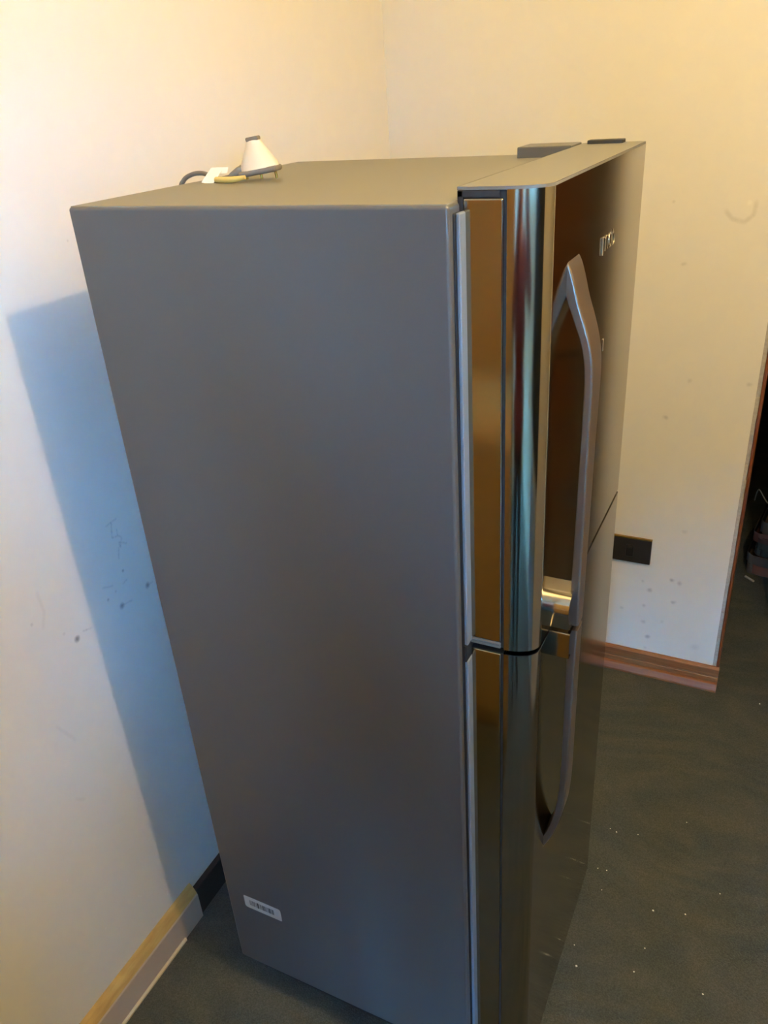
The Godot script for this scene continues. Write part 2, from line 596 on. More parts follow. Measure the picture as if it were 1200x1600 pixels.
func build_skirting() -> void:
	# painted skirting on the side wall: it stops beside the refrigerator
	var sec := outline([Vector2(0, 0), Vector2(0.019, 0), Vector2(0.019, 0.082), Vector2(0.008, 0.100), Vector2(0, 0.104)], [0, 0.002, 0.006, 0.004, 0], 4)
	var st := begin()
	add_prism(st, sec, Vector3(WALL_X, 0, 0), Vector3.RIGHT, Vector3.UP, -0.092, ROOM_Z, 0.0)
	var b := struct("baseboard_left", st, M.skirt, "cream painted skirting board with a yellowed top edge, cut off beside the refrigerator", "skirting board")
	sec = outline([Vector2(0, 0.098), Vector2(0.0095, 0.0985), Vector2(0.016, 0.0905), Vector2(0.0178, 0.0870), Vector2(0.0120, 0.1000), Vector2(0.006, 0.110), Vector2(0, 0.116)], [0, 0, 0, 0, 0.002, 0.003, 0], 3)
	st = begin()
	add_prism(st, sec, Vector3(WALL_X, 0.0005, 0), Vector3.RIGHT, Vector3.UP, -0.0915, ROOM_Z, 0.0)
	tag(obj("sealant_bead", st, M.bead, b), "yellowed dirty bead of sealant along the top of the skirting")
	sec = outline([Vector2(0.019, 0), Vector2(0.0235, 0), Vector2(0.0235, 0.006), Vector2(0.019, 0.010)], [0, 0.001, 0.002, 0], 3)
	st = begin()
	add_prism(st, sec, Vector3(WALL_X, 0, 0), Vector3.RIGHT, Vector3.UP, -0.022, ROOM_Z, 0.0)
	tag(obj("bottom_lip", st, M.lip, b), "pale strip along the foot of the skirting")
	# dark bare strip of wall foot behind the refrigerator
	sec = outline([Vector2(0, 0), Vector2(0.012, 0), Vector2(0.012, 0.088), Vector2(0, 0.092)], [0, 0, 0.003, 0], 3)
	st = begin()
	add_prism(st, sec, Vector3(WALL_X, 0, 0), Vector3.RIGHT, Vector3.UP, WALL_Z, -0.094, 0.0)
	struct("trim_1", st, M.old_board, "dark unpainted strip at the wall foot behind the refrigerator", "skirting board")
	# wooden skirting on the back wall: board, groove and a rounded shoe
	sec = outline([Vector2(0, 0), Vector2(0.012, 0), Vector2(0.012, 0.044), Vector2(0.0098, 0.046), Vector2(0.0098, 0.049), Vector2(0.012, 0.051), Vector2(0.012, 0.078), Vector2(0.006, 0.085), Vector2(0, 0.085)], [0, 0, 0.001, 0.001, 0.001, 0.001, 0.004, 0.003, 0], 3)
	st = begin()
	add_prism(st, sec, Vector3(0, 0, WALL_Z), Vector3(0, 0, 1), Vector3.UP, -0.868, -WALL_X - 0.02 , 0.0)
	b = struct("baseboard_back", st, M.wood, "brown wooden skirting board below the switch plate, ending at the doorway", "skirting board")
	sec = outline([Vector2(0.012, 0), Vector2(0.030, 0), Vector2(0.030, 0.008), Vector2(0.020, 0.026), Vector2(0.012, 0.028)], [0, 0.001, 0.006, 0.006, 0], 4)
	st = begin()
	add_prism(st, sec, Vector3(0, 0, WALL_Z), Vector3(0, 0, 1), Vector3.UP, -0.868, -WALL_X - 0.02, 0.0)
	obj("shoe_moulding", st, M.wood, b)

func build_doorway() -> void:
	# lining of the opening, seen edge on from the room
	var t := thing("door_1", "open doorway with an orange brown wooden lining right of the switch plate", "doorway")
	tag(t, "", "", "", "structure")
	var st := begin()
	add_box(st, Vector3(0.857, 0, WALL_Z - 0.13), Vector3(0.8655, 2.03, WALL_Z + 0.002), 0.002)
	obj("door_lining", st, M.jamb, t)
	st = begin()
	add_box(st, Vector3(1.464, 0, WALL_Z - 0.13), Vector3(1.48, 2.03, WALL_Z + 0.002), 0.003)
	obj("door_lining", st, M.jamb, t)
	st = begin()
	add_box(st, Vector3(0.857, 2.03, WALL_Z - 0.13), Vector3(1.48, 2.05, WALL_Z + 0.002), 0.003)
	obj("door_lining", st, M.jamb, t)
	# the door leaf stands half open into the room, just outside the picture, and shades the floor of the doorway
	var leaf := thing("door_leaf", "orange brown wooden door standing half open into the room", "door", Vector3(1.462, 0.0, WALL_Z + 0.006))
	leaf.rotation.y = deg_to_rad(-45.0)
	st = begin()
	add_box(st, Vector3(-0.592, 0.008, 0.0), Vector3(0.0, 2.025, 0.036), 0.003)
	obj("panel", st, M.jamb, leaf)
	for r in [[0.16, 0.90], [1.04, 1.90]]:
		st = begin()
		for side in [0, 1]:
			add_box(st, Vector3(-0.50, r[0], -0.006 if side == 0 else 0.034), Vector3(-0.09, r[1], 0.002 if side == 0 else 0.042), 0.004)
		obj("raised_field", st, M.jamb, leaf)
	st = begin()
	for side in [-1.0, 1.0]:
		add_tube(st, [Vector3(-0.545, 1.0, 0.018 + side * 0.016), Vector3(-0.545, 1.0, 0.018 + side * 0.060), Vector3(-0.535, 1.0, 0.018 + side * 0.066), Vector3(-0.440, 1.0, 0.018 + side * 0.066)], 0.008, 10)
	obj("door_handle", st, M.chrome, leaf)
	# the room beyond
	var z0 := WALL_Z - 0.12
	st = begin()
	add_slab(st, Vector3(-0.6, -0.1, -4.5), Vector3(3.0, -0.0005, WALL_Z - 0.06), 0, 2, 0, 1, 0, 1)
	struct("floor_hall", st, M.floor, "dark grey green carpet continuing into the room beyond the doorway", "floor")
	st = begin()
	add_slab(st, Vector3(-0.6, -0.1, -4.6), Vector3(3.0, ROOM_H, -4.5), 0, 1, 0, 1, 0, 1)
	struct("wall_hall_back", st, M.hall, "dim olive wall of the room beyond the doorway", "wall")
	st = begin()
	add_slab(st, Vector3(-0.7, -0.1, -4.6), Vector3(-0.6, ROOM_H, z0), 2, 1, 0, 1, 0, 1)
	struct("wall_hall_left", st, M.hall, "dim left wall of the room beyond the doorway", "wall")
	st = begin()
	add_slab(st, Vector3(3.0, -0.1, -4.6), Vector3(3.1, ROOM_H, z0), 2, 1, 0, 1, 0, 1)
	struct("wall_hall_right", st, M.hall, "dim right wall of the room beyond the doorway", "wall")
	st = begin()
	add_slab(st, Vector3(-0.7, ROOM_H, -4.6), Vector3(3.1, ROOM_H + 0.1, z0), 0, 2, 0, 1, 0, 1)
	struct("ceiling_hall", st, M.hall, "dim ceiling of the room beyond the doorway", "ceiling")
	st = begin()
	add_slab(st, Vector3(-0.7, -0.1, z0 - 0.05), Vector3(WALL_X - 0.1, ROOM_H, z0), 0, 1, 0, 1, 0, 1)
	add_slab(st, Vector3(ROOM_X + 0.1, -0.1, z0 - 0.05), Vector3(3.1, ROOM_H, z0), 0, 1, 0, 1, 0, 1)
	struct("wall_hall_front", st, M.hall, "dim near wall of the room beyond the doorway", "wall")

func build_lamp() -> void:
	var t := thing("pendant_lamp", "bare warm bulb hanging from the ceiling on a short cord", "lamp", LAMP_AT)
	var bulb := begin()
	var prof := []
	for i in 15:
		var a := PI * i / 14.0
		prof.append(Vector2(maxf(0.036 * sin(a), 0.0005), -0.036 * cos(a)))
	add_lathe(bulb, prof, Vector3.ZERO)
	var glow := mat(Color(1.0, 0.9, 0.7), 0.4)
	glow.emission_enabled = true
	glow.emission = Color(1.0, 0.875, 0.60)
	glow.emission_energy_multiplier = 6.0
	obj("bulb", bulb, glow, t)
	var st := begin()
	add_lathe(st, [Vector2(0.001, 0.034), Vector2(0.017, 0.034), Vector2(0.021, 0.046), Vector2(0.021, 0.078), Vector2(0.010, 0.090), Vector2(0.001, 0.092)], Vector3.ZERO)
	obj("lamp_holder", st, M.cream, t)
	st = begin()
	add_tube(st, [Vector3(0, 0.088, 0), Vector3(0, ROOM_H - LAMP_AT.y - 0.02, 0)], 0.003, 8)
	obj("cord", st, M.cream, t)
	st = begin()
	add_lathe(st, [Vector2(0.001, ROOM_H - LAMP_AT.y - 0.03), Vector2(0.03, ROOM_H - LAMP_AT.y - 0.028), Vector2(0.045, ROOM_H - LAMP_AT.y)], Vector3.ZERO)
	obj("ceiling_rose", st, M.cream, t)
	var l := OmniLight3D.new()
	l.name = "bulb_light"
	l.light_color = Color(1.0, 0.875, 0.60)
	l.light_energy = LAMP_ENERGY
	l.light_size = 0.034
	l.omni_range = 12.0
	l.omni_attenuation = 2.0
	l.shadow_enabled = true
	t.add_child(l)

# ------------------------------------------------------------------ the refrigerator
const DEPTH := 0.550     # cabinet depth
const WIDTH := 0.592
const FRONT := 0.649     # front of the doors

func door_outline(x0: float, z0: float, grow := 0.0) -> Array:
	# plan of a door, x then -z: a gentle bow from the near side, a tighter turn into the flat front, a small radius at the far side
	var pts := []
	pts.append([Vector2(x0 - grow, z0 - grow), Vector2(-1, 0)])
	if x0 < 0.6:
		pts.append([Vector2(x0 - grow, z0 - grow), Vector2(0, -1)])
		pts.append([Vector2(0.6035, z0 - grow), Vector2(0, -1)])
	else:
		pts.append([Vector2(x0 - grow, z0 - grow), Vector2(-0.7, -0.7)])
	var p := Vector2(0.6045, 0.0305)
	for arc in [[3.0, 28.0, 0.0731, 12], [28.0, 90.0, 0.0264, 16]]:
		var a0 := deg_to_rad(arc[0])
		var c: Vector2 = p - arc[2] * Vector2(sin(a0), -cos(a0))
		for i in arc[3] + 1:
			var a := lerpf(a0, deg_to_rad(arc[1]), float(i) / arc[3])
			var n := Vector2(sin(a), -cos(a))
			p = c + n * arc[2]
			pts.append([p + n * grow, n])
	var front := p.x
	for i in 9:
		var a := PI / 2 * i / 8.0
		pts.append([Vector2(front - 0.012 + (0.012 + grow) * cos(a), WIDTH - 0.012 + (0.012 + grow) * sin(a)), Vector2(cos(a), sin(a))])
	pts.append([Vector2(x0 - grow, WIDTH + grow), Vector2(0, 1)])
	pts.append([Vector2(x0 - grow, WIDTH + grow), Vector2(-1, 0)])
	return pts

func build_door(root: Node3D, called: String, y0: float, y1: float) -> MeshInstance3D:
	var st := begin()
	# u = x, v = -z, w = u x v = y down ... so push from -y1 to -y0
	add_prism(st, door_outline(0.6035, 0.0325), Vector3.ZERO, Vector3.RIGHT, Vector3(0, 0, -1), y0, y1, 0.0025)
	var d := obj(called, st, M.steel, root)
	st = begin()
	add_box(st, Vector3(0.5535, y0 + 0.001, -WIDTH + 0.001), Vector3(0.605, y1 - 0.001, -0.0325), 0.002)
	obj("door_liner", st, M.dark_plastic, d)
	return d

func build_refrigerator() -> void:
	var t := thing("refrigerator", "tall dark stainless two door refrigerator standing in the corner of the room", "refrigerator")
	var st := begin()
	add_box(st, Vector3(0, 0.096, -WIDTH), Vector3(DEPTH, 1.70, 0), 0.005, 3)
	var body := obj("body", st, M.graphite, t)
	st = begin()
	add_box(st, Vector3(0.003, 1.6975, -WIDTH + 0.003), Vector3(DEPTH - 0.003, 1.7008, -0.003), 0.0012)
	obj("top_panel", st, M.cap, body)
	# front rim of the cabinet and the magnetic seal
	st = begin()
	add_box(st, Vector3(0.5450, 0.105, -WIDTH + 0.012), Vector3(0.5525, 1.690, -0.0105), 0.002)
	obj("front_rim", st, M.black, body)
	for r in [[1.113, 1.690], [0.105, 1.085]]:
		st = begin()
		add_box(st, Vector3(0.5515, r[0], -WIDTH + 0.012), Vector3(0.5575, r[1], -0.0140), 0.0022)
		tag(obj("door_seal", st, M.gasket, body), "grey magnetic door seal")
	st = begin()
	add_box(st, Vector3(0.540, 1.0845, -WIDTH + 0.01), Vector3(0.5560, 1.1135, -0.0115), 0.002)
	obj("centre_rail", st, M.black, body)
	# dark recessed base and feet
	st = begin()
	add_box(st, Vector3(0.03, 0.022, -WIDTH + 0.035), Vector3(0.530, 0.0965, -0.035), 0.003)
	obj("plinth", st, M.black, t)
	for p in [Vector3(0.07, 0, -0.07), Vector3(0.07, 0, -0.52), Vector3(0.49, 0, -0.07), Vector3(0.49, 0, -0.52)]:
		st = begin()
		add_lathe(st, [Vector2(0.001, 0), Vector2(0.020, 0), Vector2(0.022, 0.004), Vector2(0.020, 0.010), Vector2(0.010, 0.012), Vector2(0.010, 0.03), Vector2(0.001, 0.03)], p, 16)
		obj("foot", st, M.black, t)
	# lower door
	var low := build_door(t, "lower_door", 0.030, 1.1000)
	st = begin()
	add_box(st, Vector3(0.5560, 0.034, -0.12), Vector3(0.6005, 1.0985, -0.0300), 0.0025)
	obj("side_panel", st, M.steel, low)
	# upper door
	var up := build_door(t, "upper_door", 1.1080, 1.7115)
	st = begin()
	add_box(st, Vector3(0.5545, 1.1185, -0.12), Vector3(0.6005, 1.7030, -0.0300), 0.0025)
	obj("side_panel", st, M.steel, up)
	st = begin()
	add_box(st, Vector3(0.5560, 1.1140, -0.12), Vector3(0.5995, 1.1180, -0.0295), 0.0015)
	add_box(st, Vector3(0.5560, 1.1085, -0.12), Vector3(0.5995, 1.1138, -0.0300), 0.0012)
	obj("bottom_strip", st, M.cap, up)
	# top cover of the upper door, overhanging the dark liner a little
	st = begin()
	var sec := door_outline(0.5475, 0.0303, -0.0004)
	add_prism(st, sec, Vector3.ZERO, Vector3.RIGHT, Vector3(0, 0, -1), 1.7112, 1.7146, 0.001)
	obj("top_cover", st, M.cap, up)
	st = begin()
	add_box(st, Vector3(0.5478, 1.684, -WIDTH + 0.004), Vector3(0.5545, 1.7108, -0.0306), 0.001)
	add_box(st, Vector3(0.5478, 1.7035, -0.20), Vector3(0.5960, 1.7108, -0.0306), 0.001)
	obj("corner_bracket", st, M.dark_plastic, up)
	# hinge covers at the far side
	st = begin()
	add_box(st, Vector3(0.459, 1.6995, -WIDTH + 0.002), Vector3(0.546, 1.7170, -WIDTH + 0.072), 0.002)
	obj("hinge_cover", st, M.graphite, body)
	st = begin()
	add_box(st, Vector3(0.560, 1.7140, -WIDTH + 0.003), Vector3(0.616, 1.7200, -WIDTH + 0.026), 0.0015)
	obj("hinge_cap", st, M.dark_plastic, up)
	# handles
	handle(up, [[1.620, 0.640, 0.6490, 0.178], [1.611, 0.641, 0.6535, 0.178], [1.595, 0.644, 0.6585, 0.178], [1.571, 0.6520, 0.6650, 0.177], [1.547, 0.6610, 0.6735, 0.175], [1.523, 0.6695, 0.6810, 0.172], [1.498, 0.6745, 0.6855, 0.170], [1.470, 0.6760, 0.6868, 0.168], [1.44, 0.6760, 0.6868, 0.166], [1.36, 0.6755, 0.6865, 0.162], [1.26, 0.6745, 0.6865, 0.158], [1.17, 0.6730, 0.6865, 0.154], [1.1085, 0.6715, 0.6865, 0.150]])
	handle(low, [[1.0995, 0.6715, 0.6865, 0.150], [1.02, 0.6725, 0.6855, 0.152], [0.90, 0.6730, 0.6845, 0.156], [0.80, 0.6725, 0.6835, 0.160], [0.755, 0.6700, 0.6815, 0.163], [0.720, 0.6660, 0.6780, 0.166], [0.690, 0.6600, 0.6720, 0.168], [0.665, 0.6530, 0.6650, 0.170], [0.645, 0.6450, 0.6580, 0.172], [0.630, 0.6400, 0.6510, 0.172], [0.624, 0.6400, 0.6490, 0.172]])
	# blocks that carry the handles at the parting line
	st = begin()
	add_block(st, 1.1085, 1.168, -0.090, -0.150, 0.034)
	tag(obj("handle_block", st, M.polished, up), "polished foot of the handle")
	st = begin()
	add_block(st, 1.055, 1.0995, -0.1085, -0.150, 0.004)
	obj("handle_block", st, M.steel, low)
	# raised lettering and a small mark, both too foreshortened to read
	st = begin()
	emblem(st)
	tag(obj("emblem", st, M.chrome, up), "small raised chrome lettering")
	st = begin()
	add_box(st, Vector3(FRONT - 0.001, 1.447, -0.352), Vector3(FRONT + 0.0015, 1.466, -0.346), 0.001)
	tag(obj("badge", st, M.chrome, up), "tiny bright upright mark")
	# stickers on the side
	var im := Image.create(256, 96, false, Image.FORMAT_RGB8)
	im.fill(Color(0.74, 0.73, 0.70))
	var x := 38
	while x < 212:
		var w := rng.randi_range(1, 4)
		im.fill_rect(Rect2i(x, 26, w, 42), Color(0.12, 0.12, 0.12))
		x += w + rng.randi_range(1, 4)
	im.fill_rect(Rect2i(92, 24, 9, 46), Color(0.08, 0.08, 0.08))
	st = begin()
	sec = outline([Vector2(0.0445, 0.290), Vector2(0.1365, 0.290), Vector2(0.1365, 0.326), Vector2(0.0445, 0.326)], [0.006, 0.002, 0.006, 0.002], 4)
	add_prism(st, sec, Vector3.ZERO, Vector3.RIGHT, Vector3.UP, -0.001, 0.0004, 0.0, false)
	var poly := PackedVector2Array()
	for e in sec: poly.append(e[0])
	var idx := Geometry2D.triangulate_polygon(poly)
	for k in idx.size() / 3:
		var ps := []
		var uv := []
		for c in 3:
			var p := poly[idx[k * 3 + c]]
			ps.append(Vector3(p.x, p.y, 0.0004))
			uv.append(Vector2((p.x - 0.0445) / 0.092, 1.0 - (p.y - 0.290) / 0.036))
		tri(st, ps, [Vector3.BACK, Vector3.BACK, Vector3.BACK], uv)
	tag(obj("barcode_label", st, textured(im, 0.5), body), "white paper label printed with a bar code")

func handle(door: Node, rows: Array) -> void:
	# horizontal slices of a broad thin bar: height, inner x, outer x, depth of the far edge; the near edge stays at z -0.120
	var pts := []
	var far := []
	for r in rows:
		pts.append(Vector3(r[1], r[0], r[2]))
		far.append(Vector3(r[3], 0, 0))
	pts = smooth_path(pts, 4)
	far = smooth_path(far, 4)
	var rings := []
	for i in pts.size():
		var p: Vector3 = pts[i]
		var a: Vector3 = pts[maxi(i - 1, 0)]
		var b: Vector3 = pts[mini(i + 1, pts.size() - 1)]
		var f: float = far[i].x
		var sec := outline([Vector2(p.x, 0.120), Vector2(p.z, 0.120), Vector2(p.z, f), Vector2(p.x, f)], [0.0015, 0.0036, 0.0036, 0.0015], 4)
		var so := (b.z - a.z) / (b.y - a.y)
		var si := (b.x - a.x) / (b.y - a.y)
		var ring := []
		for e in sec:
			var n2: Vector2 = e[1]
			var slope := so * maxf(n2.x, 0.0) + si * minf(n2.x, 0.0)
			ring.append([Vector3(e[0].x, p.y, -e[0].y), Vector3(n2.x, -slope, -n2.y).normalized()])
		rings.append(ring)
	var st := begin()
	add_loft(st, rings)
	obj("handle", st, M.handle, door)

# block between the door and the bar: its upper near edge is rounded with radius r
func add_block(st: SurfaceTool, y0: float, y1: float, z0: float, z1: float, r: float) -> void:
	# outline in (-z, y): near bottom, near top (rounded), far top, far bottom; pushed along x
	var sec := outline([Vector2(-z0 + 0.016 * (1.0 if r > 0.01 else 0.0), y0), Vector2(-z0, y1 - r * 0.5), Vector2(-z0 + r * 0.5, y1), Vector2(-z1 - 0.004, y1), Vector2(-z1 - 0.004, y0)], [0.001, r * 0.6, r * 0.6, 0.002, 0.001], 6)
	# u x v must be x: u = -z, v = y gives x
	add_prism(st, sec, Vector3.ZERO, Vector3(0, 0, -1), Vector3.UP, FRONT - 0.004, 0.678, 0.0015)

func emblem(st: SurfaceTool) -> void:
	var x := FRONT + 0.0006
	var S := func(pts: Array, r: float) -> void:
		var v := []
		for p in pts: v.append(Vector3(x, p[1], -p[0]))
		add_tube(st, v, r, 8)
	S.call([[0.300, 1.617], [0.301, 1.606], [0.302, 1.594]], 0.0020)
	S.call([[0.301, 1.614], [0.307, 1.6165], [0.313, 1.6155], [0.317, 1.611], [0.318, 1.604], [0.318, 1.597]], 0.0013)
	S.call([[0.318, 1.611], [0.324, 1.6165], [0.331, 1.6155], [0.335, 1.611], [0.336, 1.604], [0.336, 1.597]], 0.0009)
	S.call([[0.357, 1.613], [0.350, 1.6165], [0.344, 1.613], [0.342, 1.606], [0.345, 1.599], [0.352, 1.596], [0.357, 1.600]], 0.0007)
	S.call([[0.358, 1.616], [0.358, 1.596]], 0.0007)
	S.call([[0.366, 1.619], [0.366, 1.597], [0.373, 1.596], [0.379, 1.601], [0.378, 1.610], [0.372, 1.614], [0.366, 1.611]], 0.0007)

func build_power_cord() -> void:
	var top := 1.70
	var t := thing("power_cord", "pale moulded mains plug with grey cord and paper tags lying on top of the refrigerator", "plug", Vector3(0.126, top, -0.28))
	var xf := Transform3D(Basis.from_euler(Vector3(0.0, 0.30, 0.12)), Vector3(0, 0.0135, 0))
	# body: flat rim below, shoulders narrowing to a small top
	var st := begin()
	var rings := []
	for r in [[0.004, 0.030, 0.019], [0.010, 0.0290, 0.0185], [0.018, 0.0245, 0.0165], [0.028, 0.0185, 0.014], [0.036, 0.0140, 0.0115], [0.042, 0.0110, 0.0095], [0.0445, 0.0085, 0.0075]]:
		var ring := []
		for s in 20:
			var a := TAU * s / 20
			var ca := signf(cos(a)) * pow(absf(cos(a)), 0.7)
			var sa := signf(sin(a)) * pow(absf(sin(a)), 0.7)
			ring.append([xf * Vector3(ca * r[1], r[0], sa * r[2]), (xf.basis * Vector3(cos(a), 0.55, sin(a))).normalized()])
		rings.append(ring)
	add_loft(st, rings)
	tag(obj("plug_body", st, M.cream, t), "pale moulded plug body")
	st = begin()
	add_box(st, Vector3(-0.031, -0.004, -0.020), Vector3(0.031, 0.0045, 0.020), 0.004, 2, xf)
	tag(obj("plug_face", st, M.grey_rubber, t), "dark grey face plate of the plug")
	st = begin()
	add_box(st, Vector3(-0.010, 0.043, -0.008), Vector3(0.010, 0.049, 0.008), 0.002, 2, xf)
	obj("plug_top", st, M.grey_rubber, t)
	for k in [-1, 0, 1]:
		st = begin()
		add_tube(st, [xf * Vector3(k * 0.0235, -0.002, 0), xf * Vector3(k * 0.0235, [-0.0082, -0.0112, -0.0142][k + 1], 0)], 0.0022, 10)
		obj("pin", st, M.brass, t)
	# strain relief and cord, bending over the rear edge of the refrigerator
	st = begin()
	add_tube(st, [xf * Vector3(-0.022, 0.006, 0.004), xf * Vector3(-0.033, 0.004, 0.006), Vector3(-0.046, 0.0085, 0.013)], [0.0095, 0.0078, 0.0050], 12)
	obj("strain_relief", st, M.grey_rubber, t)
	st = begin()
	add_tube(st, smooth_path([Vector3(-0.042, 0.0090, 0.012), Vector3(-0.058, 0.0060, 0.014), Vector3(-0.074, 0.0048, 0.010), Vector3(-0.092, 0.0085, 0.004), Vector3(-0.112, 0.0125, 0.000), Vector3(-0.134, 0.0110, -0.002), Vector3(-0.152, 0.0020, 0.0), Vector3(-0.160, -0.020, 0.002), Vector3(-0.162, -0.12, 0.004), Vector3(-0.160, -0.60, 0.01), Vector3(-0.155, -1.20, 0.0)]), 0.0036, 10)
	obj("cord", st, M.grey_rubber, t)
	# yellow tie and folded paper tag on the cord
	st = begin()
	add_tube(st, smooth_path([Vector3(-0.006, 0.0085, 0.034), Vector3(-0.022, 0.0062, 0.036), Vector3(-0.044, 0.0052, 0.034), Vector3(-0.066, 0.0050, 0.026)]), [0.0030, 0.0030, 0.0032, 0.0034, 0.0036, 0.0038, 0.004, 0.0042, 0.0044, 0.0046, 0.0046, 0.0046, 0.0046, 0.0046, 0.0046, 0.0046, 0.0046, 0.0046, 0.0046, 0.0046, 0.0046, 0.0046, 0.0046, 0.0046, 0.0046], 10)
	tag(obj("cord_sleeve", st, M.yellow, t), "yellow sleeve beside the plug")
	st = begin()
	var lean := Transform3D(Basis.from_euler(Vector3(-0.85, 0.0, -0.22)), Vector3(-0.078, 0.0100, 0.020))
	add_box(st, Vector3(-0.012, -0.0155, -0.0005), Vector3(0.012, 0.0125, 0.0005), 0.0004, 1, lean)
	var flap := Transform3D(Basis.from_euler(Vector3(-0.55, 0.0, 0.0)), Vector3(-0.072, 0.0165, 0.008))
	add_box(st, Vector3(-0.016, -0.0050, -0.0005), Vector3(0.017, 0.0050, 0.0005), 0.0004, 1, flap)
	tag(obj("paper_tag", st, M.paper, t), "folded white paper tag")

func build_switch_plate() -> void:
	var t := thing("switch_plate", "dark brown switch plate with a brass top edge on the wall beside the refrigerator", "switch", Vector3(0.556, 0.469, WALL_Z))
	var st := begin()
	add_box(st, Vector3(-0.063, -0.043, -0.001), Vector3(0.063, 0.043, 0.010), 0.0025)
	obj("cover_plate", st, M.plate, t)
	st = begin()
	add_box(st, Vector3(-0.0635, 0.0415, 0.0), Vector3(0.0635, 0.0465, 0.0095), 0.001)
	tag(obj("top_edge", st, M.brass, t), "brass coloured top edge")
	st = begin()
	add_box(st, Vector3(-0.014, -0.0215, 0.008), Vector3(0.010, 0.0215, 0.013), 0.0025)
	obj("switch_key", st, M.plate_dark, t)
	st = begin()
	add_box(st, Vector3(-0.010, 0.010, 0.0115), Vector3(0.006, 0.0175, 0.0142), 0.001)
	obj("key_ridge", st, M.plate, t)

# ------------------------------------------------------------------ furniture and person behind the camera
# (their shade lies on the side of the refrigerator and the side wall, and the door steel mirrors them)
func build_chest() -> void:
	var t := thing("chest_of_drawers", "orange brown wooden chest of drawers by the side wall behind the camera", "chest", Vector3(-0.19, 0, 0.92))
	var w := 0.78
	var st := begin()
	add_box(st, Vector3(0, 0.06, 0.02), Vector3(w, 0.985, 0.46), 0.004)
	obj("carcass", st, M.pine, t)
	st = begin()
	add_box(st, Vector3(0.02, 0, 0.04), Vector3(w - 0.02, 0.062, 0.45), 0.003)
	obj("plinth", st, M.pine, t)
	st = begin()
	add_box(st, Vector3(-0.01, 0.983, -0.012), Vector3(w + 0.01, 1.01, 0.462), 0.006)
	obj("worktop", st, M.pine, t)
	for r in 4:
		st = begin()
		add_box(st, Vector3(0.012, 0.075 + r * 0.226, 0.0), Vector3(w - 0.012, 0.294 + r * 0.226, 0.024), 0.004)
		var d := obj("drawer", st, M.pine, t)
		for kx in [0.22, w - 0.22]:
			st = begin()
			add_lathe(st, [Vector2(0.001, 0.03), Vector2(0.012, 0.028), Vector2(0.016, 0.021), Vector2(0.010, 0.010), Vector2(0.007, -0.002)], Vector3.ZERO, 16, Transform3D(Basis(Vector3.RIGHT, -PI / 2), Vector3(kx, 0.185 + r * 0.226, 0.0)))
			obj("knob", st, M.brass, d)

func build_wardrobe() -> void:
	var t := thing("wardrobe", "tall orange brown wooden wardrobe behind the chest of drawers", "wardrobe", Vector3(-0.19, 0, 1.46))
	var w := 0.86
	var st := begin()
	add_box(st, Vector3(0, 0.06, 0.02), Vector3(w, 1.95, 0.555), 0.004)
	obj("carcass", st, M.pine, t)
	st = begin()
	add_box(st, Vector3(0.02, 0, 0.05), Vector3(w - 0.02, 0.062, 0.54), 0.003)
	obj("plinth", st, M.pine, t)
	st = begin()
	add_box(st, Vector3(-0.012, 1.945, -0.012), Vector3(w + 0.015, 1.98, 0.556), 0.006)
	obj("cornice", st, M.pine, t)
	for k in 2:
		st = begin()
		add_box(st, Vector3(0.004 + k * w / 2, 0.07, 0.0), Vector3(w / 2 - 0.004 + k * w / 2, 1.94, 0.022), 0.004)
		var d := obj("door", st, M.pine, t)
		st = begin()
		var kx := w / 2 - 0.035 if k == 0 else w / 2 + 0.035
		add_lathe(st, [Vector2(0.001, 0.03), Vector2(0.010, 0.029), Vector2(0.014, 0.022), Vector2(0.010, 0.012), Vector2(0.006, 0.006), Vector2(0.006, -0.002)], Vector3.ZERO, 16, Transform3D(Basis(Vector3.RIGHT, -PI / 2), Vector3(kx, 1.0, 0.0)))
		obj("knob", st, M.brass, d)

